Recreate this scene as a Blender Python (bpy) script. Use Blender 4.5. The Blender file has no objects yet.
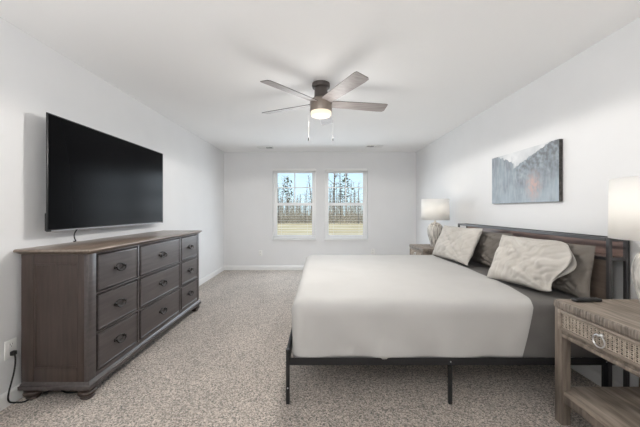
import bpy, bmesh, math, random
from mathutils import Vector, Matrix, Euler, noise
R = math.radians
S = bpy.context.scene
COL = S.collection

# ------------------------------------------------------------------ camera
CAMZ = 1.241
cd = bpy.data.cameras.new('camera')
cam = bpy.data.objects.new('camera', cd)
COL.objects.link(cam)
cam.location = (0, 0, CAMZ)
cam.rotation_euler = (R(90), 0, 0)
cd.sensor_fit = 'HORIZONTAL'
cd.sensor_width = 36
cd.lens = 286 / 640 * 36
cd.shift_x = 0
cd.shift_y = -3.5 / 640
cd.clip_start = 0.05
cd.clip_end = 600
S.camera = cam

# ------------------------------------------------------------------ world
W = bpy.data.worlds.new('world')
S.world = W
W.use_nodes = True
nt = W.node_tree
nt.nodes.clear()
tc = nt.nodes.new('ShaderNodeTexCoord')
sx = nt.nodes.new('ShaderNodeSeparateXYZ')
rp = nt.nodes.new('ShaderNodeValToRGB')
rp.color_ramp.elements[0].position = 0.0
rp.color_ramp.elements[0].color = (0.62, 0.80, 0.90, 1)
rp.color_ramp.elements[1].position = 0.30
rp.color_ramp.elements[1].color = (0.42, 0.64, 0.82, 1)
bg = nt.nodes.new('ShaderNodeBackground')
bg.inputs['Strength'].default_value = 1.4
wo = nt.nodes.new('ShaderNodeOutputWorld')
nt.links.new(tc.outputs['Generated'], sx.inputs[0])
nt.links.new(sx.outputs['Z'], rp.inputs[0])
nt.links.new(rp.outputs[0], bg.inputs['Color'])
nt.links.new(bg.outputs[0], wo.inputs[0])


# ------------------------------------------------------------------ lights
def area_light(name, loc, rot, sx, sy, power, color=(1, 1, 1)):
    l = bpy.data.lights.new(name, 'AREA')
    l.shape = 'RECTANGLE'
    l.size, l.size_y = sx, sy
    l.energy = power
    l.color = color
    o = bpy.data.objects.new(name, l)
    o.location = loc
    o.rotation_euler = rot
    COL.objects.link(o)
    return o


sun = bpy.data.lights.new('sun', 'SUN')
sun.energy = 2.9
sun.angle = R(1)
sun.color = (1.0, 0.93, 0.82)
so = bpy.data.objects.new('sun', sun)
so.rotation_euler = (R(52), 0, R(-24))
COL.objects.link(so)

# unseen panel behind the camera, added to fill the room like a bounced flash
area_light('ceiling_bounce', (-0.75, -0.9, 1.70), (R(148), 0, 0), 2.3, 1.0, 68, (1.0, 1.0, 0.995))
# weak unseen panel inside the rear wall, added as frontal fill
area_light('fill_behind', (0.2, -2.3, 1.45), (R(90), 0, 0), 3.2, 1.9, 4, (1.0, 0.985, 0.97))
# daylight entering at the two windows
for wx in (-0.529, 0.540):
    for wz in (0.90, 1.34, 1.78):
        area_light('window_daylight', (wx, 5.77, wz), (R(-66), 0, 0), 0.84, 0.42, 5.0, (0.82, 0.91, 1.0))

S.view_settings.view_transform = 'Standard'
S.view_settings.look = 'None'
S.view_settings.gamma = 1
S.view_settings.use_curve_mapping = False
S.view_settings.exposure = 0.13
S.cycles.max_bounces = 10
S.cycles.diffuse_bounces = 7
S.cycles.transparent_max_bounces = 24
S.cycles.sample_clamp_indirect = 6
S.cycles.caustics_reflective = False
S.cycles.caustics_refractive = False


# ------------------------------------------------------------------ materials
def mat(name, col, rough=0.6, metal=0.0, spec=0.5, coat=0.0, emit=None, estr=1.0):
    m = bpy.data.materials.new(name)
    m.use_nodes = True
    b = m.node_tree.nodes['Principled BSDF']
    b.inputs['Base Color'].default_value = (*col, 1)
    b.inputs['Roughness'].default_value = rough
    b.inputs['Metallic'].default_value = metal
    b.inputs['Specular IOR Level'].default_value = spec
    b.inputs['Coat Weight'].default_value = coat
    b.inputs['Coat Roughness'].default_value = 0.38
    if emit:
        b.inputs['Emission Color'].default_value = (*emit, 1)
        b.inputs['Emission Strength'].default_value = estr
    return m


def noisy(m, c1, c2, scale=(1, 1, 1), nscale=5.0, detail=6, lo=0.3, hi=0.7, bump=0.0, bdist=0.01, mid=None, distort=0.0):
    """object-space noise between two colours, with an optional bump from the same noise"""
    n = m.node_tree
    b = n.nodes['Principled BSDF']
    t = n.nodes.new('ShaderNodeTexCoord')
    mp = n.nodes.new('ShaderNodeMapping')
    mp.inputs['Scale'].default_value = scale
    no = n.nodes.new('ShaderNodeTexNoise')
    no.inputs['Scale'].default_value = nscale
    no.inputs['Detail'].default_value = detail
    no.inputs['Distortion'].default_value = distort
    r = n.nodes.new('ShaderNodeValToRGB')
    e = r.color_ramp.elements
    e[0].position, e[0].color = lo, (*c1, 1)
    e[1].position, e[1].color = hi, (*c2, 1)
    if mid:
        k = e.new((lo + hi) / 2)
        k.color = (*mid, 1)
    n.links.new(t.outputs['Object'], mp.inputs[0])
    n.links.new(mp.outputs[0], no.inputs['Vector'])
    n.links.new(no.outputs['Fac'], r.inputs[0])
    n.links.new(r.outputs[0], b.inputs['Base Color'])
    if bump:
        bp = n.nodes.new('ShaderNodeBump')
        bp.inputs['Strength'].default_value = bump
        bp.inputs['Distance'].default_value = bdist
        n.links.new(no.outputs['Fac'], bp.inputs['Height'])
        n.links.new(bp.outputs[0], b.inputs['Normal'])
    return m


def weave_bump(m, scale=350, strength=0.25):
    n = m.node_tree
    b = n.nodes['Principled BSDF']
    t = n.nodes.new('ShaderNodeTexCoord')
    no = n.nodes.new('ShaderNodeTexNoise')
    no.inputs['Scale'].default_value = scale
    bp = n.nodes.new('ShaderNodeBump')
    bp.inputs['Strength'].default_value = strength
    bp.inputs['Distance'].default_value = 0.002
    n.links.new(t.outputs['Object'], no.inputs['Vector'])
    n.links.new(no.outputs['Fac'], bp.inputs['Height'])
    n.links.new(bp.outputs[0], b.inputs['Normal'])
    return m


M = {}
M['wall'] = noisy(mat('wall_paint', (.62, .62, .62), .75, spec=.3), (.735, .737, .742), (.755, .757, .762), nscale=3)
M['ceil'] = mat('ceiling_paint', (.90, .90, .90), .85, spec=.2)
M['trim'] = mat('trim_paint', (.80, .80, .79), .4)
M['vinyl'] = mat('white_vinyl', (.93, .93, .93), .35)
M['blind'] = mat('blind_white', (.92, .92, .92), .5)
M['plate'] = mat('white_plastic', (.80, .80, .78), .35)
M['hole'] = mat('dark_slot', (.02, .02, .02), .6)
M['black_metal'] = mat('black_powder_metal', (.012, .012, .013), .42)
M['steel'] = mat('bright_steel', (.75, .75, .76), .3, 1.0)
M['bronze'] = mat('dark_bronze', (.055, .05, .047), .32, .8)
M['rubber'] = mat('black_rubber', (.012, .012, .012), .5)
M['screen'] = mat('tv_screen', (.0025, .0025, .003), .20, spec=.045)
M['tvbody'] = mat('tv_body', (.012, .012, .013), .4)
M['grey_plastic'] = mat('grey_strip', (.30, .31, .33), .35)
M['dresser'] = noisy(mat('dresser_wood', (.07, .05, .045), .40, spec=.5, coat=.0), (.034, .0225, .0185), (.064, .0440, .0370), (9, 9, .7), 5, 7, bump=.12, bdist=.003)
M['dresser_front_lit'] = noisy(mat('dresser_front_lit_wood', (.07, .05, .045), .36, spec=.75, coat=.0), (.042, .034, .033), (.080, .067, .066), (9, .7, 9), 5, 7, bump=.12, bdist=.003)  # lighter and greyer than the side wood: window sheen put into the colour
M['dresser_top_lit'] = noisy(mat('dresser_top_lit_wood', (.12, .08, .06), .30, spec=.5, coat=.25), (.135, .102, .080), (.235, .185, .150), (9, .7, 9), 5, 7, bump=.08, bdist=.003)  # base lightened as well, its sheen painted into the wood colour
M['gap_shade'] = mat('dresser_gap_shade', (.012, .010, .010), .8)  # near black, so the shade of the drawer gaps is painted in
M['barn'] = noisy(mat('weathered_wood', (.2, .16, .13), .6), (.150, .120, .096), (.35, .295, .245), (8, .8, 8), 6, 8, bump=.35, bdist=.004)
M['barn_leg'] = noisy(mat('weathered_leg_wood', (.2, .16, .13), .6), (.105, .084, .068), (.245, .202, .165), (10, 10, 1), 5, 8, bump=.35, bdist=.004)
M['barn_edge'] = noisy(mat('rough_sawn_edge', (.2, .16, .13), .65), (.075, .060, .048), (.27, .225, .185), (6, 14, 2), 8, 8, bump=.7, bdist=.006)
M['cane'] = noisy(mat('woven_cane', (.3, .24, .18), .6), (.30, .25, .20), (.56, .49, .41), nscale=60)
M['cane_back'] = mat('cane_backing', (.045, .035, .028), .8)
M['headwood'] = noisy(mat('headboard_wood', (.1, .06, .05), .35, coat=.2), (.105, .066, .056), (.25, .165, .140), (10, 1, 10), 4, 8, bump=.15, bdist=.003)
M['headpanel'] = noisy(mat('headboard_panel', (.06, .045, .035), .6), (.125, .095, .076), (.165, .128, .104), (10, 1, 10), 4, 8)
M['headframe'] = mat('headboard_frame', (.040, .038, .040), .36, spec=.8)
M['blanket'] = weave_bump(noisy(mat('white_blanket', (.84, .83, .80), .85, spec=.15), (.465, .455, .44), (.495, .485, .47), nscale=3), 300, .2)
M['sheet'] = weave_bump(noisy(mat('grey_sheet', (.1, .1, .1), .7, spec=.3), (.125, .118, .112), (.165, .157, .150), nscale=4), 300, .2)
M['mattress'] = mat('mattress_cloth', (.7, .7, .68), .8)
M['linen'] = weave_bump(noisy(mat('linen', (.6, .56, .5), .8, spec=.2), (.45, .425, .39), (.53, .505, .47), nscale=5), 260, .35)
M['darklinen'] = weave_bump(noisy(mat('dark_linen', (.12, .11, .1), .8, spec=.2), (.130, .116, .102), (.175, .158, .140), nscale=5), 260, .35)
M['ceramic'] = noisy(mat('lamp_ceramic', (.5, .48, .45), .7), (.17, .16, .15), (.66, .63, .58), (1, 1, .16), 46, 6, lo=.34, hi=.62, bump=.9, bdist=.012)
M['lampneck'] = mat('lamp_neck', (.70, .66, .58), .4)
M['fanbrown'] = mat('fan_bronze', (.085, .072, .066), .45, .3)
M['housing'] = mat('fan_housing', (.24, .20, .17), .4, .2)
M['chain'] = mat('chain_metal', (.35, .32, .28), .4, .6)
M['blade'] = noisy(mat('fan_blade_wood', (.2, .17, .16), .42, spec=.5), (.27, .238, .228), (.40, .365, .355), (1.4, 18, 18), 4, 6)
M['blade_edge'] = mat('fan_blade_edge', (.06, .05, .045), .5)
M['lens'] = mat('fan_lens', (.10, .09, .08), .5, emit=(1.0, .86, .66), estr=1.0)
M['bulb'] = mat('bulb_glow', (1, .9, .75), .4, emit=(1.0, .78, .5), estr=6)
M['remote'] = mat('remote_black', (.010, .010, .011), .45)
M['button'] = mat('remote_button', (.05, .05, .052), .5)
M['canvas_edge'] = noisy(mat('canvas_side', (.03, .028, .027), .7), (.018, .017, .016), (.085, .08, .075), nscale=30)
M['field'] = noisy(mat('dry_field', (.5, .4, .28), .95, spec=.1), (.46, .33, .20), (.72, .57, .38), (.35, 1.2, 1), 1.1, 8)
M['bark'] = noisy(mat('bark', (.1, .08, .07), .95, spec=.1), (.085, .072, .062), (.22, .195, .17), nscale=3)
M['leaves'] = noisy(mat('dark_leaves', (.05, .07, .04), .9, spec=.1), (.035, .050, .030), (.10, .12, .07), nscale=2)
M['brush'] = noisy(mat('dry_brush', (.16, .13, .09), .95, spec=.1), (.10, .085, .07), (.62, .54, .44), nscale=7, lo=.35, hi=.62)

# carpet: speckled pile
m = mat('carpet', (.3, .27, .25), .95, spec=.08)
M['carpet'] = m
n = m.node_tree
b = n.nodes['Principled BSDF']
b.inputs['Sheen Weight'].default_value = .25
b.inputs['Sheen Roughness'].default_value = .6
t = n.nodes.new('ShaderNodeTexCoord')
n1 = n.nodes.new('ShaderNodeTexNoise')
n1.inputs['Scale'].default_value = 70
n1.inputs['Detail'].default_value = 3
n1.inputs['Roughness'].default_value = .7
r1 = n.nodes.new('ShaderNodeValToRGB')
e = r1.color_ramp.elements
e[0].position, e[0].color = .26, (.12, .128, .108, 1)
e[1].position, e[1].color = .72, (.76, .675, .60, 1)
k = e.new(.50)
k.color = (.455, .385, .335, 1)
n2 = n.nodes.new('ShaderNodeTexNoise')
n2.inputs['Scale'].default_value = 2.2
n2.inputs['Detail'].default_value = 3
mp2 = n.nodes.new('ShaderNodeMapping')
mp2.inputs['Scale'].default_value = (1.6, .8, 1)
mp2.inputs['Rotation'].default_value = (0, 0, R(25))
r2 = n.nodes.new('ShaderNodeValToRGB')
r2.color_ramp.elements[0].position, r2.color_ramp.elements[0].color = .35, (.86, .86, .86, 1)
r2.color_ramp.elements[1].position, r2.color_ramp.elements[1].color = .65, (1, 1, 1, 1)
mx = n.nodes.new('ShaderNodeMix')
mx.data_type = 'RGBA'
mx.blend_type = 'MULTIPLY'
mx.inputs['Factor'].default_value = 1
bp = n.nodes.new('ShaderNodeBump')
bp.inputs['Strength'].default_value = .9
bp.inputs['Distance'].default_value = .012
L = n.links.new
L(t.outputs['Object'], n1.inputs['Vector'])
L(t.outputs['Object'], mp2.inputs[0])
L(mp2.outputs[0], n2.inputs['Vector'])
vo = n.nodes.new('ShaderNodeTexVoronoi')
vo.inputs['Scale'].default_value = 150
vs_ = n.nodes.new('ShaderNodeSeparateColor')
mf = n.nodes.new('ShaderNodeMix')
mf.inputs['Factor'].default_value = .42
L(t.outputs['Object'], vo.inputs['Vector'])
L(vo.outputs['Color'], vs_.inputs[0])
L(n1.outputs['Fac'], mf.inputs['A'])
L(vs_.outputs[0], mf.inputs['B'])
L(mf.outputs['Result'], r1.inputs[0])
L(n2.outputs['Fac'], r2.inputs[0])
L(r1.outputs[0], mx.inputs['A'])
L(r2.outputs[0], mx.inputs['B'])
L(mx.outputs['Result'], b.inputs['Base Color'])
L(mf.outputs['Result'], bp.inputs['Height'])
L(bp.outputs[0], b.inputs['Normal'])

# clear window glass
m = bpy.data.materials.new('window_glass')
m.use_nodes = True
n = m.node_tree
n.nodes.clear()
tr = n.nodes.new('ShaderNodeBsdfTransparent')
tr.inputs[0].default_value = (.97, .98, .98, 1)
gl = n.nodes.new('ShaderNodeBsdfGlossy')
gl.inputs['Roughness'].default_value = .02
fr = n.nodes.new('ShaderNodeFresnel')
fr.inputs[0].default_value = 1.08
ms = n.nodes.new('ShaderNodeMixShader')
ou = n.nodes.new('ShaderNodeOutputMaterial')
n.links.new(fr.outputs[0], ms.inputs[0])
n.links.new(tr.outputs[0], ms.inputs[1])
n.links.new(gl.outputs[0], ms.inputs[2])
n.links.new(ms.outputs[0], ou.inputs[0])
M['glass'] = m

# lamp shade: white cloth that lets the bulb glow through
m = bpy.data.materials.new('shade_cloth')
m.use_nodes = True
n = m.node_tree
n.nodes.clear()
df = n.nodes.new('ShaderNodeBsdfDiffuse')
df.inputs[0].default_value = (.93, .93, .92, 1)
tl = n.nodes.new('ShaderNodeBsdfTranslucent')
tl.inputs[0].default_value = (.92, .91, .89, 1)
ms = n.nodes.new('ShaderNodeMixShader')
ms.inputs[0].default_value = .4
ou = n.nodes.new('ShaderNodeOutputMaterial')
n.links.new(df.outputs[0], ms.inputs[1])
n.links.new(tl.outputs[0], ms.inputs[2])
n.links.new(ms.outputs[0], ou.inputs[0])
M['shade'] = m

# picture on canvas, colours held in a colour attribute
m = mat('canvas_print', (.5, .5, .5), .55, spec=.3)
ca = m.node_tree.nodes.new('ShaderNodeVertexColor')
ca.layer_name = 'paint'
m.node_tree.links.new(ca.outputs[0], m.node_tree.nodes['Principled BSDF'].inputs['Base Color'])
M['print'] = m


# ------------------------------------------------------------------ mesh builder
class MB:
    def __init__(self):
        self.v, self.f = [], []

    def add(self, vs, fs):
        o = len(self.v)
        self.v += [Vector(p) for p in vs]
        self.f += [tuple(i + o for i in f) for f in fs]
        return self

    def bm(self, bm):
        bm.verts.index_update()
        self.add([v.co.copy() for v in bm.verts], [[v.index for v in f.verts] for f in bm.faces])
        bm.free()
        return self

    def box(self, lo, hi, bev=0.0, seg=2, rot=None):
        lo, hi = Vector(lo), Vector(hi)
        c, s = (lo + hi) / 2, hi - lo
        bm = bmesh.new()
        bmesh.ops.create_cube(bm, size=1)
        for v in bm.verts:
            v.co = Vector((v.co.x * s.x, v.co.y * s.y, v.co.z * s.z))
        if bev:
            bmesh.ops.bevel(bm, geom=bm.edges[:], offset=min(bev, min(s) * .49), segments=seg, affect='EDGES', profile=.5)
        for v in bm.verts:
            if rot is not None:
                v.co = rot @ v.co
            v.co += c
        return self.bm(bm)

    def lathe(self, prof, c=(0, 0, 0), n=28, axis='z', close=True):
        c = Vector(c)
        vs, fs = [], []
        for (r, z) in prof:
            for k in range(n):
                a = 2 * math.pi * k / n
                p = Vector((r * math.cos(a), r * math.sin(a), z))
                if axis == 'x':
                    p = Vector((p.z, p.x, p.y))
                elif axis == 'y':
                    p = Vector((p.x, p.z, p.y))
                vs.append(c + p)
        for i in range(len(prof) - 1):
            for k in range(n):
                k2 = (k + 1) % n
                fs.append((i * n + k, i * n + k2, (i + 1) * n + k2, (i + 1) * n + k))
        if close:
            if prof[0][0] > 1e-5:
                fs.append(tuple(reversed(range(n))))
            if prof[-1][0] > 1e-5:
                fs.append(tuple((len(prof) - 1) * n + k for k in range(n)))
        return self.add(vs, fs)

    def tube(self, pts, r, n=8, closed=False, r2=None, caps=True):
        pts = [Vector(p) for p in pts]
        N = len(pts)
        vs, fs = [], []
        up = None
        for i, p in enumerate(pts):
            a = pts[(i - 1) % N] if (closed or i > 0) else p
            c = pts[(i + 1) % N] if (closed or i < N - 1) else p
            d = (c - a).normalized()
            if up is None:
                up = d.orthogonal().normalized()
            else:
                up = (up - d * up.dot(d)).normalized()
            s = d.cross(up)
            rr = r if r2 is None else r + (r2 - r) * i / max(1, N - 1)
            for k in range(n):
                an = 2 * math.pi * k / n
                vs.append(p + up * (rr * math.cos(an)) + s * (rr * math.sin(an)))
        for i in range(N if closed else N - 1):
            j = (i + 1) % N
            for k in range(n):
                k2 = (k + 1) % n
                fs.append((i * n + k, i * n + k2, j * n + k2, j * n + k))
        if not closed and caps:
            fs.append(tuple(reversed(range(n))))
            fs.append(tuple((N - 1) * n + k for k in range(n)))
        return self.add(vs, fs)

    def ring(self, c, rad, r, axis='x', n=28, m=8, sy=1.0):
        pts = []
        for k in range(n):
            a = 2 * math.pi * k / n
            u, v = rad * math.cos(a), rad * sy * math.sin(a)
            p = {'x': (0, u, v), 'y': (u, 0, v), 'z': (u, v, 0)}[axis]
            pts.append(Vector(c) + Vector(p))
        return self.tube(pts, r, m, closed=True)

    def build(self, name, material, parent=None, ang=35, weld=False):
        """one mesh object; given in world coordinates, stored relative to the top-level parent"""
        root = parent
        while root is not None and root.parent is not None:
            root = root.parent
        off = root.location if root is not None else Vector((0, 0, 0))
        me = bpy.data.meshes.new(name)
        me.from_pydata([tuple(p - off) for p in self.v], [], self.f)
        bm = bmesh.new()
        bm.from_mesh(me)
        if weld:
            bmesh.ops.remove_doubles(bm, verts=bm.verts[:], dist=1e-5)
        bmesh.ops.recalc_face_normals(bm, faces=bm.faces[:])
        bm.to_mesh(me)
        bm.free()
        me.polygons.foreach_set('use_smooth', [True] * len(me.polygons))
        me.set_sharp_from_angle(angle=R(ang))
        me.materials.append(material)
        o = bpy.data.objects.new(name, me)
        COL.objects.link(o)
        if parent is not None:
            o.parent = parent
        return o


def tag(o, label=None, cat=None, group=None, kind=None):
    if label:
        o['label'] = label
    if cat:
        o['category'] = cat
    if group:
        o['group'] = group
    if kind:
        o['kind'] = kind
    return o


def thing(name, loc, label, cat, group=None):
    o = bpy.data.objects.new(name, None)
    o.empty_display_size = .1
    o.location = loc
    COL.objects.link(o)
    return tag(o, label, cat, group)


def copy_tree(o, parent=None):
    kids = list(o.children)
    c = o.copy()
    COL.objects.link(c)
    if parent is not None:
        c.parent = parent
    for k in kids:
        copy_tree(k, c)
    return c


def struct(name, mb, material, label=None, cat=None):
    o = mb.build(name, material)
    return tag(o, label, cat, kind='structure')


# ------------------------------------------------------------------ room shell
XL, XR, YB, YF, H = -1.985, 1.985, 5.914, -2.6, 2.44
T = .14
struct('floor', MB().box((XL - T, YF - T, -.1), (XR + T, YB + T, 0)), M['carpet'], 'speckled beige grey carpet floor', 'floor')
struct('ceiling', MB().box((XL - T, YF - T, H), (XR + T, YB + T, H + .12)), M['ceil'], 'plain white ceiling', 'ceiling')
struct('wall_left', MB().box((XL - T, YF - T, 0), (XL, YB + T, H)), M['wall'], 'pale grey wall behind the television', 'wall')
struct('wall_right', MB().box((XR, YF - T, 0), (XR + T, YB + T, H)), M['wall'], 'pale grey wall behind the headboard', 'wall')
struct('wall_front', MB().box((XL, YF - T, 0), (XR, YF, H)), M['wall'], 'pale grey wall opposite the windows', 'wall')


def pz(y, d):
    return CAMZ - (y - 210) * d / 286


def px(x, d):
    return (x - 320) / 286 * d


# window openings in the far wall
WZ0, WZ1 = pz(240.0, YB), pz(168.6, YB)
WIN = [(px(272.8, YB), px(316.0, YB)), (px(324.7, YB), px(367.6, YB))]
wb = MB()
xs = [XL, WIN[0][0], WIN[0][1], WIN[1][0], WIN[1][1], XR]
wb.box((XL, YB, 0), (XR, YB + T, WZ0))
wb.box((XL, YB, WZ1), (XR, YB + T, H))
for i in (0, 2, 4):
    wb.box((xs[i], YB, WZ0), (xs[i + 1], YB + T, WZ1))
struct('wall_back', wb, M['wall'], 'grey wall with the two windows', 'wall')


def base_profile(x0, y0, x1, y1, nx, ny):
    """baseboard swept from one point to another, n pointing into the room"""
    pr = [(0, 0), (.014, 0), (.014, .068), (.011, .080), (.006, .088), (0, .092)]
    vs = []
    for (x, y) in ((x0, y0), (x1, y1)):
        for (d, z) in pr:
            vs.append((x + nx * d, y + ny * d, z))
    k = len(pr)
    fs = [(i, i + 1, k + i + 1, k + i) for i in range(k - 1)] + [(k - 1, 0, k, 2 * k - 1), tuple(range(k)), tuple(range(2 * k - 1, k - 1, -1))]
    return MB().add(vs, fs)


struct('baseboard_left', base_profile(XL, YF, XL, YB, 1, 0), M['trim'], 'white baseboard along the television wall', 'baseboard')
struct('baseboard_right', base_profile(XR, YF, XR, YB, -1, 0), M['trim'], 'white baseboard along the headboard wall', 'baseboard')
struct('baseboard_back', base_profile(XL, YB, XR, YB, 0, -1), M['trim'], 'white baseboard under the windows', 'baseboard')
struct('baseboard_front', base_profile(XL, YF, XR, YF, 0, 1), M['trim'], 'white baseboard opposite the windows', 'baseboard')

# windows
for wi, (x0, x1) in enumerate(WIN):
    side = 'left' if wi == 0 else 'right'
    y0, y1 = YB + .055, YB + .125
    fw = .045
    f = MB()
    f.box((x0, y0, WZ0), (x0 + fw, y1, WZ1), .004)
    f.box((x1 - fw, y0, WZ0), (x1, y1, WZ1), .004)
    f.box((x0 + fw, y0, WZ1 - fw), (x1 - fw, y1, WZ1), .004)
    f.box((x0 + fw, y0, WZ0), (x1 - fw, y1, WZ0 + fw), .004)
    wn = tag(f.build('window_%d' % (wi + 1), M['vinyl']), 'white double hung window, the %s of the two' % side, 'window', kind='structure')
    zm = pz(204.5, YB + .09)
    sash = MB()
    sw = .038
    a, b_ = x0 + fw, x1 - fw
    # upper sash sits outside, lower sash inside
    for (zz0, zz1, ya, yb, nm) in ((zm - .025, WZ1 - fw, y0 + .036, y1 - .004, 'upper_sash'), (WZ0 + fw, zm + .030, y0 + .004, y0 + .034, 'lower_sash')):
        s = MB()
        s.box((a, ya, zz0), (a + sw, yb, zz1), .003)
        s.box((b_ - sw, ya, zz0), (b_, yb, zz1), .003)
        s.box((a + sw, ya, zz0), (b_ - sw, yb, zz0 + (.055 if nm == 'lower_sash' else .05)), .003)
        s.box((a + sw, ya, zz1 - .055 if nm == 'lower_sash' else zz1 - sw), (b_ - sw, yb, zz1), .003)
        so_ = s.build(nm, M['vinyl'], wn)
        ym = (ya + yb) / 2
        MB().box((a + sw - .004, ym - .003, zz0 + .03), (b_ - sw + .004, ym + .003, zz1 - .03)).build('glass_pane', M['glass'], so_)
        if nm == 'upper_sash':
            g = MB()
            xm = (a + b_) / 2
            g.box((xm - .011, ym - .009, zz0 + .04), (xm + .011, ym + .009, zz1 - .03), .003)
            zmm = pz(187.6, YB + .09)
            g.box((a + sw - .004, ym - .009, zmm - .011), (b_ - sw + .004, ym + .009, zmm + .011), .003)
            g.build('muntin', M['vinyl'], so_)
    # stool board along the bottom of the opening
    MB().box((x0 - .012, YB - .030, WZ0 - .004), (x1 + .012, YB + .056, WZ0 + .026), .006).build('window_sill', M['trim'], wn)
    lk = MB().box(((a + b_) / 2 - .03, y0 - .006, zm + .026), ((a + b_) / 2 + .03, y0 + .01, zm + .042), .004)
    lk.build('sash_lock', M['vinyl'], wn)
    # blind with its slats open
    bl = thing('window_blind', ((x0 + x1) / 2, YB + .02, WZ1), 'white slatted blind hanging open in the %s window' % side, 'blind')
    MB().box((x0 + .004, YB - .008, WZ1 - .052), (x1 - .004, YB + .046, WZ1 - .001), .005).build('headrail', M['trim'], bl)
    sl = MB()
    zt, zb = WZ1 - .075, WZ0 + .085
    ns = 26
    for k in range(ns):
        z = zt + (zb - zt) * k / (ns - 1)
        cv = []
        for q, (dy, dz) in enumerate(((-.010, -.0008), (-.004, .0006), (.004, .0006), (.010, -.0008))):
            cv.append((YB + .024 + dy, z + dz))
        vs, fs = [], []
        for xx in (x0 + .012, x1 - .012):
            for (yy, z2) in cv:
                vs.append((xx, yy, z2 + .0007))
            for (yy, z2) in reversed(cv):
                vs.append((xx, yy, z2 - .0007))
        fs = [(i, (i + 1) % 8, 8 + (i + 1) % 8, 8 + i) for i in range(8)] + [tuple(range(8)), tuple(range(15, 7, -1))]
        sl.add(vs, fs)
    sl.build('slats', M['blind'], bl)
    MB().box((x0 + .010, YB + .002, WZ0 + .036), (x1 - .010, YB + .046, WZ0 + .056), .004).build('bottom_rail', M['blind'], bl)
    for fx in (.2, .8):
        xx = x0 + (x1 - x0) * fx
        MB().tube([(xx, YB + .0015, WZ1 - .05), (xx, YB + .0015, WZ0 + .05)], .0012, 5).build('ladder_cord', M['blind'], bl)
    xw = x0 + .07
    MB().tube([(xw, YB - .012, WZ1 - .04), (xw, YB - .012, WZ1 - .75)], .004, 6).build('tilt_wand', M['blind'], bl)


# wall sockets
def outlet(name, c, normal, label):
    """duplex socket plate; normal 'x' faces +x, '-y' faces the camera"""
    o = thing(name, c, label, 'outlet')
    c = Vector(c)

    def P(u, w, d):  # u across, w up, d out of the wall
        return c + (Vector((d, u, w)) if normal == 'x' else Vector((u, -d, w)))

    def bx(u0, w0, d0, u1, w1, d1, bev, mb):
        p, q = P(u0, w0, d0), P(u1, w1, d1)
        return mb.box([min(p[i], q[i]) for i in range(3)], [max(p[i], q[i]) for i in range(3)], bev)

    bx(-.036, -.058, 0, .036, .058, .006, .003, MB()).build('cover_plate', M['plate'], o)
    for s in (-1, 1):
        f = bx(-.017, s * .026 - .0165, .0055, .017, s * .026 + .0165, .0085, .002, MB()).build('socket', M['plate'], o)
        h = MB()
        bx(-.008, s * .026 - .001, .0083, -.0055, s * .026 + .009, .0089, 0, h)
        bx(.0055, s * .026 - .001, .0083, .008, s * .026 + .009, .0089, 0, h)
        bx(-.0025, s * .026 - .011, .0083, .0025, s * .026 - .006, .0089, 0, h)
        h.build('slot', M['hole'], f)
    return o


outlet('wall_outlet', (XL, 1.832, .352), 'x', 'white wall outlet beside the dresser with a black plug in it')
outlet('wall_outlet', (px(260.5, YB), YB, pz(253, YB)), '-y', 'white wall outlet low on the window wall, left of the windows')
outlet('wall_outlet', (px(372.8, YB), YB, pz(251.5, YB)), '-y', 'white wall outlet on the window wall, right of the windows behind the bed')


# ceiling vents
def vent(x0, x1, y0, y1, label, open_right):
    o = thing('ceiling_vent', ((x0 + x1) / 2, (y0 + y1) / 2, H), label, 'vent')
    f = MB()
    z0 = H - .012
    w = .018
    f.box((x0, y0, z0), (x1, y0 + w, H), .003)
    f.box((x0, y1 - w, z0), (x1, y1, H), .003)
    f.box((x0, y0 + w, z0), (x0 + w, y1 - w, H), .003)
    f.box((x1 - w, y0 + w, z0), (x1, y1 - w, H), .003)
    f.box(((x0 + x1) / 2 - .006, y0 + w, z0), ((x0 + x1) / 2 + .006, y1 - w, H), .002)
    f.build('vent_frame', M['trim'], o)
    MB().box((x0 + .01, y0 + .01, H - .003), (x1 - .01, y1 - .01, H - .0005)).build('duct_opening', M['hole'], o)
    lv = MB()
    n_ = 12
    for k in range(n_):
        xx = x0 + w + (x1 - x0 - 2 * w) * (k + .5) / n_
        wide = (k < n_ / 2) if open_right else (k >= n_ / 2)
        q = .0105 if wide else .0022
        lv.box((xx - q, y0 + w, H - .0095), (xx + q, y1 - w, H - .0080))
    lv.build('louvre', M['trim'], o)


vent(px(258, 5.48), px(273.4, 5.48), 5.40, 5.56, 'ceiling vent on the left, by the window wall', True)
vent(px(366, 5.36), px(382.4, 5.36), 5.28, 5.44, 'ceiling vent on the right, by the window wall', False)

# ------------------------------------------------------------------ television
TX = -1.870
ty0, ty1, tz0, tz1 = 1.960, 3.407, 1.090, 1.912
tv = thing('television', (TX - .03, (ty0 + ty1) / 2, tz0), 'large black flat television mounted on the left wall above the dresser', 'television')
MB().box((TX - .009, ty0, tz0), (TX, ty1, tz1), .002).build('bezel', M['tvbody'], tv)
MB().box((TX - .002, ty0 + .008, tz0 + .016), (TX + .0015, ty1 - .008, tz1 - .008), .0005, 1).build('screen', M['screen'], tv)
MB().box((TX - .074, ty0 + .22, tz0 + .03), (TX - .008, ty1 - .22, tz0 + .52), .02).box((TX - .026, ty0 + .006, tz0 + .004), (TX - .008, ty1 - .006, tz0 + .13), .006).build('rear_housing', M['tvbody'], tv)
MB().box((TX - .001, ty0 + .03, tz0 + .001), (TX + .002, ty1 - .03, tz0 + .009), .001, 1).build('lower_strip', M['grey_plastic'], tv)
wm = MB()
ymid = (ty0 + ty1) / 2
wm.box((XL + .0005, ymid - .30, 1.38), (XL + .018, ymid + .30, 1.62), .003)
for s in (-.2, .2):
    wm.box((XL + .016, ymid + s - .02, 1.34), (TX - .070, ymid + s + .02, 1.60), .004)
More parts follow.
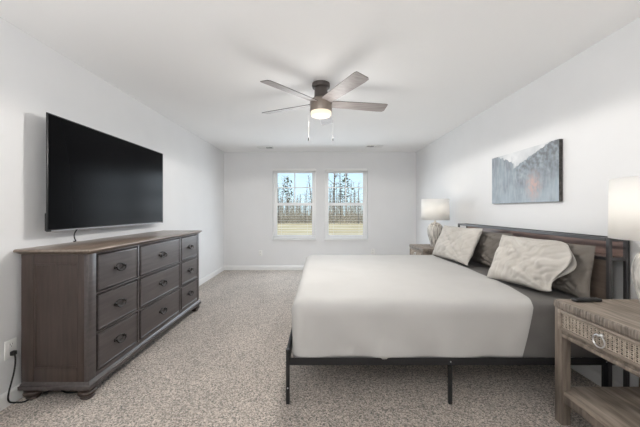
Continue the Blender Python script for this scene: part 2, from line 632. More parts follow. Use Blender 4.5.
wm.build('wall_mount', M['black_metal'], tv)

cb = MB()
pts = []
for k in range(15):
    q = k / 14
    pts.append((TX - .045 - .012 * math.sin(q * math.pi), 2.265 - .02 * q - .012 * math.sin(q * 3), 1.098 - q * .100))
pts += [(TX - .06, 2.25, .9935), (TX - .085, 2.27, .9925)]
cb.tube(pts, .0042, 7)
tag(cb.build('television_cable', M['rubber']), 'thin black cable hanging from the television to the dresser top', 'cable')

# ------------------------------------------------------------------ dresser
DX0, DX1, DY0, DY1 = -1.945, -1.505, 1.86, 3.56
dr = thing('dresser', ((DX0 + DX1) / 2, (DY0 + DY1) / 2, 0), 'dark brown nine drawer wooden dresser under the television', 'dresser')
zb, zt = .10, .957
cols = [(1.925, 2.362), (2.383, 3.070), (3.091, 3.515)]
rows = [(.150, .405), (.417, .670), (.683, .942)]
# carcass: back slabs in the gap shade colour, face frame, ends
c = MB()
c.box((DX0, DY0 + .02, zb), (DX0 + .015, DY1 - .02, zt))
c.box((DX1 - .075, DY0 + .05, zb + .02), (DX1 - .06, DY1 - .05, zt - .004))
c.build('inner_back', M['gap_shade'], dr)
f = MB()
ys = [DY0] + [v for cc in cols for v in cc] + [DY1]
for i in range(0, 8, 2):
    f.box((DX1 - .03, ys[i], zb), (DX1, ys[i + 1], zt), .0025)
for (a, b_) in cols:
    zz = [zb] + [v for rr in rows for v in rr] + [zt]
    for i in range(0, 8, 2):
        f.box((DX1 - .03, a, zz[i]), (DX1 - .0005, b_, zz[i + 1]), .002)
f.build('face_frame', M['dresser_front_lit'], dr)


def end_panel(ya, yb, outer, nm):
    p = MB()
    # frame and panel end, outer face at 'outer'
    fx0, fx1 = DX0 + .082, DX1 - .072
    p.box((DX0, ya, zb), (fx0, yb, zt), .003)
    p.box((fx1, ya, zb), (DX1 - .030, yb, zt), .003)
    p.box((fx0, ya, .890), (fx1, yb, zt), .003)
    p.box((fx0, ya, zb), (fx1, yb, .214), .003)
    o = p.build(nm, M['dresser'], dr)
    s = 1 if outer == ya else -1
    q = MB().box((fx0 - .004, outer + s * .010 - .004, .21), (fx1 + .004, outer + s * .010 + .004, .894))
    q.build('recessed_panel', M['dresser'], o)
    g = MB()
    w_ = .012
    for (x0, x1, z0, z1) in ((fx0, fx0 + w_, .214, .890), (fx1 - w_, fx1, .214, .890), (fx0 + w_, fx1 - w_, .214, .226), (fx0 + w_, fx1 - w_, .878, .890)):
        g.box((x0, min(outer + s * .002, outer + s * .010), z0), (x1, max(outer + s * .002, outer + s * .010), z1), .003)
    g.build('panel_bead', M['dresser'], o)


end_panel(DY0, DY0 + .022, DY0, 'end_panel')
end_panel(DY1 - .022, DY1, DY1, 'end_panel')


def slab_profile(x0, x1, y0, y1, prof):
    """a rectangular slab whose edge follows prof = [(inset, z), ...]"""
    vs, fs = [], []
    for (i, z) in prof:
        vs += [(x0 + i, y0 + i, z), (x1 - i, y0 + i, z), (x1 - i, y1 - i, z), (x0 + i, y1 - i, z)]
    for k in range(len(prof) - 1):
        for j in range(4):
            j2 = (j + 1) % 4
            fs.append((k * 4 + j, k * 4 + j2, k * 4 + 4 + j2, k * 4 + 4 + j))
    fs.append((3, 2, 1, 0))
    e = (len(prof) - 1) * 4
    fs.append((e, e + 1, e + 2, e + 3))
    return MB().add(vs, fs)


slab_profile(DX0 - .024, DX1 + .026, DY0 - .026, DY1 + .026,
             [(.026, .952), (.022, .954), (.012, .962), (.009, .966), (.001, .970), (0, .976), (.002, .983), (.006, .987)]).build('top', M['dresser_top_lit'], dr, ang=60)
slab_profile(DX0 - .004, DX1 + .020, DY0 - .018, DY1 + .018,
             [(.006, .074), (0, .078), (0, .100), (.006, .104), (.008, .112), (.016, .120), (.019, .124)]).build('base_moulding', M['dresser_front_lit'], dr, ang=50)
for fx in (DX0 + .05, DX1 - .035):
    for fy in (DY0 + .035, DY1 - .035):
        MB().lathe([(.030, .0), (.036, .004), (.040, .012), (.036, .020), (.032, .022), (.048, .030), (.054, .042), (.050, .054), (.040, .058), (.050, .064), (.052, .075)], (fx, fy, 0), 24).build('bun_foot', M['dresser'], dr, ang=50)
for ci, (a, b_) in enumerate(cols):
    for ri, (z0, z1) in enumerate(rows):
        g = .013
        dd = MB()
        ya, yb, za, zc = a + g, b_ - g, z0 + .007, z1 - .007
        # bevelled front with a raised field
        vs, fs = [], []
        prof = [(0, DX1 - .055), (0, DX1 - .001), (.003, DX1 + .004), (.010, DX1 + .006), (.014, DX1 + .003), (.020, DX1 + .003)]
        for (i, x) in prof:
            vs += [(x, ya + i, za + i), (x, yb - i, za + i), (x, yb - i, zc - i), (x, ya + i, zc - i)]
        for k in range(len(prof) - 1):
            for j in range(4):
                j2 = (j + 1) % 4
                fs.append((k * 4 + j, k * 4 + j2, k * 4 + 4 + j2, k * 4 + 4 + j))
        fs.append((0, 1, 2, 3))
        e_ = (len(prof) - 1) * 4
        fs.append((e_, e_ + 1, e_ + 2, e_ + 3))
        d_ = dd.add(vs, fs).build('drawer', M['dresser_front_lit'], dr, ang=30)
        yc, zcn = (ya + yb) / 2, (za + zc) / 2 + .008
        x = DX1 + .003
        pl = MB()
        pl.ring((x + .002, yc, zcn), .040, .0050, 'x', 32, 8, .52)
        for s in (-1, 1):
            pl.lathe([(.0, 0), (.013, 0), (.012, .005), (.006, .008), (.005, .016), (.008, .020), (.0, .022)], (x, yc + s * .046, zcn), 14, 'x')
        pl_ = pl.build('drawer_pull', M['bronze'], d_, ang=50)
        bail = []
        for k in range(17):
            a_ = math.pi * k / 16
            bail.append((x + .016 + .008 * math.sin(a_), yc - .046 * math.cos(a_), zcn - .030 * math.sin(a_) ** .8))
        MB().tube(bail, .0048, 8).build('pull_bail', M['bronze'], pl_)

# power cord from the socket into the back of the dresser
cord = thing('power_cord', (XL + .03, 1.832, .31), 'black power cord from the wall outlet running under the dresser', 'cord')
yo = 1.832
zp = .352 - .026
MB().box((XL + .0092, yo - .013, zp - .015), (XL + .034, yo + .013, zp + .013), .005).build('plug', M['rubber'], cord)
pts = []
ctrl = [(XL + .030, yo, zp - .012), (XL + .034, yo, zp - .05), (XL + .034, yo - .010, .20), (XL + .028, yo - .034, .09), (XL + .026, yo - .030, .035), (XL + .045, yo - .005, .012),
        (-1.90, 1.845, .008), (-1.86, 1.93, .008), (-1.80, 1.965, .008), (-1.70, 1.93, .008), (-1.62, 1.95, .009), (-1.58, 2.02, .008)]


def catmull(c, n=8):
    c = [Vector(p) for p in c]
    c = [2 * c[0] - c[1]] + c + [2 * c[-1] - c[-2]]
    out = []
    for i in range(1, len(c) - 2):
        for k in range(n):
            t_ = k / n
            p0, p1, p2, p3 = c[i - 1], c[i], c[i + 1], c[i + 2]
            out.append(.5 * ((2 * p1) + (p2 - p0) * t_ + (2 * p0 - 5 * p1 + 4 * p2 - p3) * t_ ** 2 + (-p0 + 3 * p1 - 3 * p2 + p3) * t_ ** 3))
    out.append(c[-2])
    return out


MB().tube(catmull(ctrl), .0045, 8).build('cord', M['rubber'], cord)

# ------------------------------------------------------------------ ceiling fan
FX, FY = px(321, 2.72), 2.72
fan = thing('ceiling_fan', (FX, FY, H), 'bronze five blade ceiling fan with a lit lamp, over the bed', 'ceiling fan')
MB().lathe([(.0, H - .0005), (.084, H - .0005), (.086, H - .020), (.082, H - .038), (.070, H - .044), (.0, H - .044)], (FX, FY, 0), 36).build('canopy', M['fanbrown'], fan)
MB().lathe([(.0, H - .043), (.062, H - .043), (.063, H - .10), (.066, H - .13), (.078, H - .145), (.0, H - .145)], (FX, FY, 0), 36).build('neck', M['fanbrown'], fan)
MB().lathe([(.0, H - .144), (.080, H - .144), (.098, H - .156), (.104, H - .172), (.104, H - .262), (.101, H - .268), (.0, H - .268)], (FX, FY, 0), 40).build('motor_housing', M['housing'], fan)
MB().lathe([(.0, H - .267), (.098, H - .267), (.098, H - .292), (.088, H - .306), (.060, H - .314), (.0, H - .317)], (FX, FY, 0), 40).build('lamp_lens', M['lens'], fan)
fl = bpy.data.lights.new('fan_light', 'SPOT')
fl.energy = 64
fl.spot_size = R(179.4)
fl.spot_blend = .10
fl.color = (1.0, .965, .92)
fl.shadow_soft_size = .06
flo = bpy.data.objects.new('fan_light', fl)
flo.location = (0, 0, 2.055 - H)
flo.parent = fan
COL.objects.link(flo)
fg = bpy.data.lights.new('fan_glow', 'POINT')
fg.energy = 8
fg.color = (1.0, .98, .95)
fg.shadow_soft_size = .20
fgo = bpy.data.objects.new('fan_glow', fg)
fgo.location = (0, 0, 2.02 - H)
fgo.parent = fan
COL.objects.link(fgo)
ZB = H - .186
for k in range(5):
    an = R(11 + 72 * k)
    rm = Matrix.Rotation(an, 3, 'Z') @ Matrix.Rotation(R(-13), 3, 'X')
    r0, r1 = .10, .655
    # outline of the blade in its own plane, a little wider at the tip
    out = []
    for (r_, w_) in ((r0, .050), (.16, .056), (.35, .062), (.58, .068), (.635, .068), (.652, .060)):
        out.append((r_, -w_))
    out += [(.656, .045)]
    for (r_, w_) in ((.640, .062), (.58, .066), (.35, .060), (.16, .055), (r0, .050)):
        out.append((r_, w_))
    vs, fs = [], []
    th = .005
    nn = len(out)
    ins = .004
    lay = [(0, -th / 2), (0, th / 2)]
    for (i_, z_) in lay:
        for (u, w_) in out:
            vs.append(Vector((FX, FY, ZB)) + rm @ Vector((u, w_, z_)))
    for j in range(nn):
        j2 = (j + 1) % nn
        fs.append((j, j2, nn + j2, nn + j))
    fs.append(tuple(range(nn - 1, -1, -1)))
    fs.append(tuple(range(nn, 2 * nn)))
    bo = MB().add(vs, fs).build('blade', M['blade'], fan)
    bo.data.materials.append(M['blade_edge'])
    for p in bo.data.polygons:
        if len(p.vertices) == 4:
            p.material_index = 1
    br = MB()
    pts4 = [(.085, -.028), (.175, -.020), (.185, 0), (.175, .020), (.085, .028)]
    vs, fs = [], []
    for z_ in (.003, .008):
        vs += [Vector((FX, FY, ZB)) + rm @ Vector((u, w_, z_)) for (u, w_) in pts4]
    fs = [(j, (j + 1) % 5, 5 + (j + 1) % 5, 5 + j) for j in range(5)] + [(4, 3, 2, 1, 0), (5, 6, 7, 8, 9)]
    br.add(vs, fs).build('blade_bracket', M['fanbrown'], bo)
for (dx, dy) in ((px(308.6, 2.70) - FX, -.02), (px(332.8, 2.70) - FX, -.02)):
    ch = MB()
    ch.tube([(FX + dx * .88, FY + dy, H - .25), (FX + dx, FY + dy, H - .30), (FX + dx, FY + dy, 1.935)], .0005, 5)
    co = ch.build('pull_chain', M['chain'], fan)
    MB().lathe([(.0, 1.892), (.0055, 1.893), (.0065, 1.91), (.005, 1.93), (.0015, 1.938), (.0, 1.939)], (FX + dx, FY + dy, 0), 12).build('chain_fob', M['black_metal'], co)

# ------------------------------------------------------------------ picture
PX, py0, py1, pz0, pz1 = 1.952, 2.336, 3.246, 1.312, 1.822
pic = thing('wall_picture', (XR, (py0 + py1) / 2, pz0), 'misty grey forest landscape on canvas above the headboard', 'picture')
MB().box((PX + .001, py0, pz0), (XR - .0005, py1, pz1), .002, 1).build('canvas_side', M['canvas_edge'], pic)
NU, NV = 150, 90
vs, fs, cs = [], [], []
random.seed(5)
firs = []
for k in range(70):
    firs.append((random.uniform(-.02, 1.02), random.uniform(.30, .98), random.uniform(.14, .34), random.uniform(.5, 1)))
firs.sort(key=lambda t_: t_[1])


def lerp(a, b, t_):
    t_ = max(0, min(1, t_))
    return tuple(a[i] + (b[i] - a[i]) * t_ for i in range(3))


def paint(u, v):
    """u from the far end to the near end, v from the top down"""
    n_ = noise.fractal(Vector((u * 6, v * 4, 1.3)), 1.0, 2.0, 5)
    nf = noise.fractal(Vector((u * 26, v * 14, 4.1)), 1.0, 2.0, 4)
    sky = (.70, .71, .72)
    ridge_l = .02 + (u - .15) * .75 + .03 * nf if u > .1 else -.02
    ridge_r = .34 - (u - .36) * .62 + .03 * nf
    ridge = ridge_l if u < .38 else ridge_r
    ridge = max(-.05, min(ridge, .22 if u < .4 else ridge))
    if v < ridge:
        c_ = lerp(sky, (.56, .58, .60), .5 + n_)
    else:
        c_ = lerp((.22, .25, .28), (.33, .385, .43), v * .9 + n_ * .7)
        d = v - ridge
        dark = max(0, 1 - d / .45) * (.8 if u > .42 else .35)
        c_ = lerp(c_, (.18, .19, .20), dark * (.45 + nf))
    for (fu, fv, fh, fd) in firs:
        tt = (fv - v) / fh
        if 0 < tt < 1:
            w_ = .030 * (1 - tt) * (.6 + .4 * math.sin(tt * 40) ** 2) + .001
            if abs(u - fu) < w_:
                c_ = lerp(c_, lerp((.20, .24, .27), (.36, .43, .48), fv * .9), .38 * fd)
    st = noise.fractal(Vector((u * 40, v * 5, 9.7)), 1.0, 2.0, 3)
    if v > ridge:
        c_ = lerp(c_, (.45, .49, .53), .42 * max(0, min(1, .35 + st)))
    if u > .45 and v > ridge:
        c_ = lerp(c_, (.13, .14, .15), max(0, min(.75, (.72 - v) * 1.3 * (.55 + 1.3 * nf))))
    g = math.exp(-(((u - .69) / .085) ** 2 + ((v - .70) / .20) ** 2))
    if g > .1:
        c_ = lerp(c_, (.50, .36, .33), g * (.75 + nf * 1.2))
    return c_


for j in range(NV + 1):
    for i in range(NU + 1):
        u, v = i / NU, j / NV
        vs.append((PX, py1 - (py1 - py0) * u, pz1 - (pz1 - pz0) * v))
        cs.append(paint(u, v))
for j in range(NV):
    for i in range(NU):
        a = j * (NU + 1) + i
        fs.append((a, a + 1, a + NU + 2, a + NU + 1))
pf = MB().add(vs, fs).build('canvas_print', M['print'], pic)
at = pf.data.color_attributes.new('paint', 'FLOAT_COLOR', 'POINT')
for i, c_ in enumerate(cs):
    at.data[i].color = (*c_, 1)

# ------------------------------------------------------------------ bed frame
BX0, BX1, BY0, BY1 = -.205, 1.838, 1.826, 3.822
bed = thing('bed', (.8, (BY0 + BY1) / 2, 0), 'black metal king size bed frame with a wood panelled headboard', 'bed')
for (yy, s) in ((BY0, 1), (BY1, -1)):
    r_ = MB()
    r_.box((BX0, min(yy, yy + s * .004), .250), (BX1, max(yy, yy + s * .004), .297), .001, 1)
    r_.box((BX0, min(yy, yy + s * .034), .250), (BX1, max(yy, yy + s * .034), .254), .001, 1)
    r_.build('side_rail', M['black_metal'], bed)
fr_ = MB()
fr_.box((BX0 - .008, BY0, .250), (BX0 + .006, BY1, .297), .001, 1)
fr_.box((BX0 - .010, BY0 + .01, .318), (BX0 + .008, BY1 - .01, .350), .003)
fr_.build('foot_rail', M['black_metal'], bed)
cr = MB().box((BX0, 2.81, .235), (BX1, 2.84, .285), .001, 1)
cr.build('centre_rail', M['black_metal'], bed)
for lx in (BX0 - .001, .834, BX1 - .012):
    for ly in (BY0 - .002, 2.825, BY1 - .020):
        top = .352 if (lx < 0 and ly != 2.825) else .252
        if ly == 2.825:
            top = .236
        l_ = MB().box((lx - .0115, ly - .001, .0), (lx + .0115, ly + .022, top), .002, 1)
        lo_ = l_.build('leg', M['black_metal'], bed)
        if ly < 2:
            zz = .105 if lx < 0 else .272
            MB().lathe([(0, 0), (.0048, 0), (.0044, -.002), (0, -.003)], (lx, ly - .001 if lx < 0 or lx > 1 else BY0 - .0005, zz), 10, 'y').build('bolt', M['steel'], lo_)
sl = MB()
for k in range(13):
    xx = BX0 + .08 + k * .157
    sl.box((xx, BY0 + .040, .250), (xx + .028, BY1 - .040, .282), .001, 1)
sl.build('support_slats', M['black_metal'], bed)

# headboard: an open shelf box on metal posts
HX0, HX1 = 1.842, 1.974
HZ = 1.062
hf = MB()
pw = .022
for yy in (BY0 - .004, BY1 - pw + .004):
    hf.box((HX0, yy, 0), (HX0 + pw, yy + pw, HZ), .002, 1)
    hf.box((HX1 - pw, yy, 0), (HX1, yy + pw, HZ), .002, 1)
    hf.box((HX0 + pw, yy, HZ - pw), (HX1 - pw, yy + pw, HZ), .002, 1)
    hf.box((HX0 + pw, yy, .915), (HX1 - pw, yy + pw, .937), .002, 1)
    hf.box((HX0 + pw, yy, .25), (HX1 - pw, yy + pw, .272), .002, 1)
hf.box((HX0, BY0 + pw, HZ - pw), (HX0 + pw, BY1 - pw, HZ), .002, 1)
hf.box((HX1 - pw, BY0 + pw, HZ - pw), (HX1, BY1 - pw, HZ), .002, 1)
hf.box((HX0, BY0 + pw, .915), (HX0 + pw, BY1 - pw, .937), .002, 1)
hf.box((HX0, BY0 + pw, .25), (HX0 + pw, BY1 - pw, .272), .002, 1)
hb = hf.build('headboard', M['headframe'], bed)
MB().box((HX1 - .016, BY0 + pw - .002, .936), (HX1 - .004, BY1 - pw + .002, HZ - pw + .001), .001, 1).build('upper_panel', M['headwood'], hb)
MB().box((HX0 + pw, BY0 + .020, .918), (HX1 - .004, BY1 - .020, .934), .001, 1).build('shelf', M['headwood'], hb)
MB().box((HX0 + .004, BY0 + pw - .004, .27), (HX0 + .018, BY1 - pw + .002, .916), .001, 1).build('lower_panel', M['headpanel'], hb)

# ------------------------------------------------------------------ bedding


def round_box(x0, x1, y0, y1, z0, z1, r, hem, nx=60, ny=64, nz=14, disp=None, rx=True):
    """top, near, far and foot sides of a rounded box, open below and at the head"""
    vs, idx, fs = [], {}, []

    def grid(fn, na, nb):
        base = len(vs)
        for j in range(nb + 1):
            for i in range(na + 1):
                vs.append(Vector(fn(i / na, j / nb)))
        for j in range(nb):
            for i in range(na):
                a_ = base + j * (na + 1) + i
                fs.append((a_, a_ + 1, a_ + na + 2, a_ + na + 1))

    def dense(t_):  # more points towards both ends
        return .5 - .5 * math.cos(t_ * math.pi) * (.6 + .4 * abs(math.cos(t_ * math.pi)))

    def dn(t_):
        return t_ if t_ in (0, 1) else max(0, min(1, dense(t_)))
    grid(lambda a, b: (x0 + (x1 - x0) * dn(a), y0 + (y1 - y0) * dn(b), z1), nx, ny)
    grid(lambda a, b: (x0 + (x1 - x0) * dn(a), y0, z1 + (z0 - z1) * b), nx, nz)
    grid(lambda a, b: (x0 + (x1 - x0) * dn(a), y1, z1 + (z0 - z1) * b), nx, nz)
    grid(lambda a, b: (x0, y0 + (y1 - y0) * dn(a), z1 + (z0 - z1) * b), ny, nz)
    out = []
    for p in vs:
        q = Vector((max(p.x, x0 + r), min(max(p.y, y0 + r), y1 - r), min(p.z, z1 - r)))
        d = p - q
        if d.length > 1e-6:
            nrm = d.normalized()
            p2 = q + nrm * r
        else:
            nrm = Vector((0, 0, 1))
            p2 = p.copy()
        # head end keeps its hem, moved by a function of where the cloth is
        t_ = max(0, (p2.x - x0) / (x1 - x0))
        if hem:
            p2.x += hem(p2.y, p2.z) * t_ ** 2
        if disp:
            p2 += nrm * disp(p2, nrm)
        out.append(p2)
    return MB().add(out, fs)


MB().box((-.165, 1.862, .2975), (1.832, 3.790, .625), .05, 4).build('mattress', M['mattress'])
tag(bpy.data.objects['mattress'], 'thick mattress under the white blanket on the bed frame', 'mattress')


def sheet_disp(p, nrm):
    v = .004 * noise.noise(Vector((p.x * 3, p.y * 3, p.z * 3)))
    if abs(nrm.y) > .6:
        v += .003 * math.sin(p.x * 46 + 3 * p.z + 2 * noise.noise(Vector((p.x * 4, 0, p.z * 4)))) * (.65 - p.z) / .35
    return v


sh = round_box(-.172, 1.834, 1.8515, 3.803, .286, .636, .055, None, 50, 50, 10, sheet_disp).build('bed_sheet', M['sheet'], weld=True, ang=80)
tag(sh, 'dark grey sheet over the mattress between the pillows and the white blanket', 'sheet')


def hem(y, z):
    # the blanket's head edge runs nearly straight, then turns back at the near side
    e = 0.0
    if y < 2.35:
        e -= .10 * ((2.35 - y) / .5) ** 1.6
    if z < .6 and y < 2:
        e -= .075 * (.62 - z) / .32
    return e + .010 * math.sin(y * 5)


def blanket_disp(p, nrm):
    v = .006 * noise.noise(Vector((p.x * 2.2, p.y * 2.2, p.z * 2.2))) + .003 * noise.noise(Vector((p.x * 7, p.y * 7, p.z * 7)))
    side = max(0, min(1, (.62 - p.z) / .3))
    if nrm.y < -.6:
        v += side * (.009 * math.sin(p.x * 13 + p.z * 9 + 2 * noise.noise(Vector((p.x * 2, 0, p.z * 3)))) + .003 * math.sin(p.x * 31 - p.z * 14) + .002)
    if nrm.x < -.6:
        v += side * .005 * math.sin(p.y * 11 + p.z * 5)
    return v


bk = round_box(-.190, 1.478, 1.838, 3.818, .288, .655, .085, hem, 70, 80, 18, blanket_disp).build('blanket', M['blanket'], weld=True, ang=80)
tag(bk, 'white blanket spread smoothly over the bed', 'blanket')
so_ = bk.modifiers.new('thick', 'SOLIDIFY')
so_.thickness = .007
so_.offset = -1


# pillows
def pillow(name, mat_, label, bottom, yaw, lean, w, h, t_, seed, openend=False, cat='pillow', roll=0.0, wr=1.0):
    """bottom = middle of the lower edge; width runs along -y (near end is +u), leaning back towards the headboard"""
    NU_, NV_ = 64, 44
    rot = Matrix.Rotation(R(yaw), 3, 'Z') @ Matrix.Rotation(R(lean), 3, 'Y') @ Matrix.Rotation(R(roll), 3, 'X')
    b0 = Vector(bottom)

    def pt(u, v, s):
        au, av = abs(u), abs(v)
        # outline: edges pulled in between the corners
        k = .045
        y = -u * w / 2 * (1 - k * (1 - av ** 2) + .02 * noise.noise(Vector((v * 2, seed, 1))))
        z = v * h / 2 * (1 - k * 1.3 * (1 - au ** 2) + .03 * noise.noise(Vector((u * 2, seed, 2))))
        body = (max(0, 1 - au ** 2.6) * max(0, 1 - av ** 2.4)) ** .55
        th = t_ / 2 * body
        if openend and u > .55:
            # loose end of the case beyond the filling, mouth left open
            e = (u - .55) / .45
            th = th * (1 - e) + e * (.020 + .016 * math.sin(v * 4 + 1)) * (1 - av ** 4)
            y += -e ** 2 * (.012 + .045 * math.sin((v + .25) * 3.1))
            z += e ** 2 * (-.03 * v)
        q = Vector((u * 2.2 + seed * 3.1, v * 2.0, s * 1.5))
        wv = noise.fractal(q * .9, 1.0, 2.0, 3) * .014
        # creases running from the corners and down from the top
        ang_ = math.atan2(v - 1.0, u + .9)
        rad_ = math.hypot(v - 1.0, u + .9)
        wv += .010 * math.sin(ang_ * 17 + 3 * noise.noise(q)) * math.exp(-abs(rad_ - 1.0) * 1.3)
        ang2 = math.atan2(v + 1.0, u - .9)
        wv += .009 * math.sin(ang2 * 15 + 2 * noise.noise(q + Vector((5, 0, 0)))) * math.exp(-abs(math.hypot(v + 1, u - .9) - .8) * 1.4)
        fl = noise.noise(Vector((u * 3.3 - v * 2.2 + seed, v * 1.2 + u, 7.0)))
        wv += -.012 * max(0, 1 - abs(fl) * 7)
        th += wv * wr * min(1, body * 1.6)
        x = -s * th
        # droop of the top edge forwards
        x += -.02 * (v > 0) * v ** 2
        return b0 + rot @ Vector((x, y, z + h / 2))

    mb = MB()
    for s in (1, -1):
        vs, fs = [], []
        for j in range(NV_ + 1):
            for i in range(NU_ + 1):
                vs.append(pt(-1 + 2 * i / NU_, -1 + 2 * j / NV_, s))
        for j in range(NV_):
            for i in range(NU_):
                a_ = j * (NU_ + 1) + i
                fs.append((a_, a_ + 1, a_ + NU_ + 2, a_ + NU_ + 1))
        mb.add(vs, fs)
    if openend:
        o = mb.build(name, mat_, weld=True, ang=85)
        sd = o.modifiers.new('thick', 'SOLIDIFY')
        sd.thickness = .004
    else:
        o = mb.build(name, mat_, weld=True, ang=85)
    tag(o, label, cat, 'pillows along the headboard')
    return o


pillow('pillow', M['darklinen'], 'dark grey pillow against the headboard, at the near end of the bed', (1.745, 2.215, .646), 0, 10, .72, .365, .11, 3.0)
pillow('pillow', M['darklinen'], 'dark grey pillow against the headboard, between the two pale pillows', (1.745, 3.06, .646), 0, 9, .84, .375, .11, 8.0)
pillow('pillow', M['linen'], 'rumpled pale linen pillow nearest the camera, its case end hanging open', (1.520, 2.220, .657), 15, 28, .56, .405, .19, 1.0, True)
pillow('pillow', M['linen'], 'pale linen pillow at the far side of the bed, below the far lamp', (1.485, 3.325, .664), 7, 27, .72, .42, .19, 5.0)

# ------------------------------------------------------------------ nightstands
NX0, NX1, NY0, NY1, NZ = 1.388, 1.948, 1.120, 1.700, .712


def nightstand(label):
    o = thing('nightstand', ((NX0 + NX1) / 2, (NY0 + NY1) / 2, 0), label, 'nightstand', 'nightstands')
    # thick plank top with an uneven sawn edge
    n_ = 44
    per = []
    for k in range(n_):
        per.append((NX0, NY0 + (NY1 - NY0) * k / n_))
    for k in range(n_):
        per.append((NX0 + (NX1 - NX0) * k / n_, NY1))
    for k in range(n_):
        per.append((NX1, NY1 - (NY1 - NY0) * k / n_))
    for k in range(n_):
        per.append((NX1 - (NX1 - NX0) * k / n_, NY0))
    cx, cy = (NX0 + NX1) / 2, (NY0 + NY1) / 2
    lay = [(.006, NZ - .044), (.001, NZ - .040), (0, NZ - .025), (.001, NZ - .006), (.005, NZ)]
    vs, fs = [], []
    for li, (i_, z_) in enumerate(lay):
        for (x, y) in per:
            j = .0035 * noise.noise(Vector((x * 55, y * 55, li * .9))) if li in (1, 2, 3) else 0
            sx_, sy_ = (x - cx) / (NX1 - cx), (y - cy) / (NY1 - cy)
            vs.append((x - sx_ * (i_ + j), y - sy_ * (i_ + j), z_))
    N = len(per)
    for l in range(len(lay) - 1):
        for k in range(N):
            k2 = (k + 1) % N
            fs.append((l * N + k, l * N + k2, (l + 1) * N + k2, (l + 1) * N + k))
    fs.append(tuple(range(N - 1, -1, -1)))
    fs.append(tuple((len(lay) - 1) * N + k for k in range(N)))
    to = MB().add(vs, fs).build('top', M['barn'], o, ang=40)
    to.data.materials.append(M['barn_edge'])
    for p in to.data.polygons:
        if len(p.vertices) == 4:
            p.material_index = 1
    lw = .052
    lx0, lx1, ly0, ly1 = NX0 + .004, NX1 - .008, NY0 + .003, NY1 - .003
    zt_ = NZ - .044
    for (x, y) in ((lx0, ly0), (lx0, ly1 - lw), (lx1 - lw, ly0), (lx1 - lw, ly1 - lw)):
        MB().box((x, y, 0), (x + lw, y + lw, zt_), .004).build('leg', M['barn_leg'], o)
    # sides and back of the drawer box
    s = MB()
    s.box((lx0 + lw, ly0 + .012, .545), (lx1 - lw, ly0 + .030, zt_), .001, 1)
    s.box((lx0 + lw, ly1 - .030, .545), (lx1 - lw, ly1 - .012, zt_), .001, 1)
    s.box((lx1 - .030, ly0 + lw, .545), (lx1 - .012, ly1 - lw, zt_), .001, 1)
    s.box((lx0 + .03, ly0 + .02, .540), (lx1 - .02, ly1 - .02, .550), .001, 1)
    s.build('drawer_box', M['barn_leg'], o)
    # moulded rail below the drawer
    MB().box((lx0 - .006, ly0 + lw - .002, .512), (lx0 + .030, ly1 - lw + .002, .534), .005).box((lx0 + .002, ly0 + lw - .002, .534), (lx0 + .03, ly1 - lw + .002, .548), .004).build('front_rail', M['barn_leg'], o)
    # drawer with a cane front between the legs
    ya, yb, za, zc = ly0 + .030, ly1 - .030, .552, zt_ - .003
    fw = .022
    d = MB()
    xf = lx0 - .008
    d.box((xf, ya, za), (xf + .024, ya + fw, zc), .003)
    d.box((xf, yb - fw, za), (xf + .024, yb, zc), .003)
    d.box((xf, ya + fw, za), (xf + .024, yb - fw, za + fw * .7), .003)
    d.box((xf, ya + fw, zc - fw * .7), (xf + .024, yb - fw, zc), .003)
    dw = d.build('drawer', M['barn'], o)
    MB().box((xf + .014, ya + fw - .004, za + .010), (xf + .018, yb - fw + .004, zc - .010)).build('drawer_backing', M['cane_back'], dw)
    cn = MB()
    y_a, y_b, z_a, z_b = ya + fw, yb - fw, za + fw * .7, zc - fw * .7
    nv, nh = 66, 9
    for k in range(nv):
        if k % 3 == 2:
            continue
        yy = y_a + (y_b - y_a) * (k + .5) / nv
        cn.tube([(xf + .010, yy, z_a), (xf + .010, yy, z_b)], .0022, 5, caps=False)
    for q in range(nh):
        zz = z_a + (z_b - z_a) * (q + .5) / nh
        pts_ = []
        for k in range(nv * 2 + 1):
            yy = y_a + (y_b - y_a) * k / (nv * 2)
            pts_.append((xf + .010 + .003 * math.sin(k * math.pi / 3 + (q % 2) * math.pi), yy, zz))
        cn.tube(pts_, .0022, 5, caps=False)
    cn.build('cane_panel', M['cane'], dw)
    yc, zc_ = (ya + yb) / 2, (za + zc) / 2 + .012
    pl = MB().lathe([(0, .010), (.009, .010), (.010, .006), (.008, 0), (.004, -.003), (.004, -.012), (.006, -.015), (0, -.017)], (xf, yc, zc_), 18, 'x')
    po = pl.build('drawer_pull', M['steel'], dw)
    MB().ring((xf - .010, yc, zc_ - .026), .030, .0034, 'x', 28, 8).build('pull_ring', M['steel'], po)
    # lower shelf and its rails
    MB().box((lx0 + .010, ly0 + .010, .176), (lx1 - .010, ly1 - .010, .200), .003).build('lower_shelf', M['barn'], o)
    r_ = MB()
    r_.box((lx0 + .014, ly0 + lw, .128), (lx0 + .040, ly1 - lw, .177), .003)
    r_.box((lx1 - .040, ly0 + lw, .128), (lx1 - .014, ly1 - lw, .177), .003)
    r_.box((lx0 + lw, ly0 + .014, .128), (lx1 - lw, ly0 + .040, .177), .003)
    r_.box((lx0 + lw, ly1 - .040, .128), (lx1 - lw, ly1 - .014, .177), .003)
    r_.build('shelf_rail', M['barn_leg'], o)
    return o


ns = nightstand('weathered wooden nightstand with a cane drawer, nearest the camera')
n2_ = copy_tree(ns)
n2_.location.y += 2.745
n2_['label'] = 'weathered wooden nightstand at the far side of the bed'


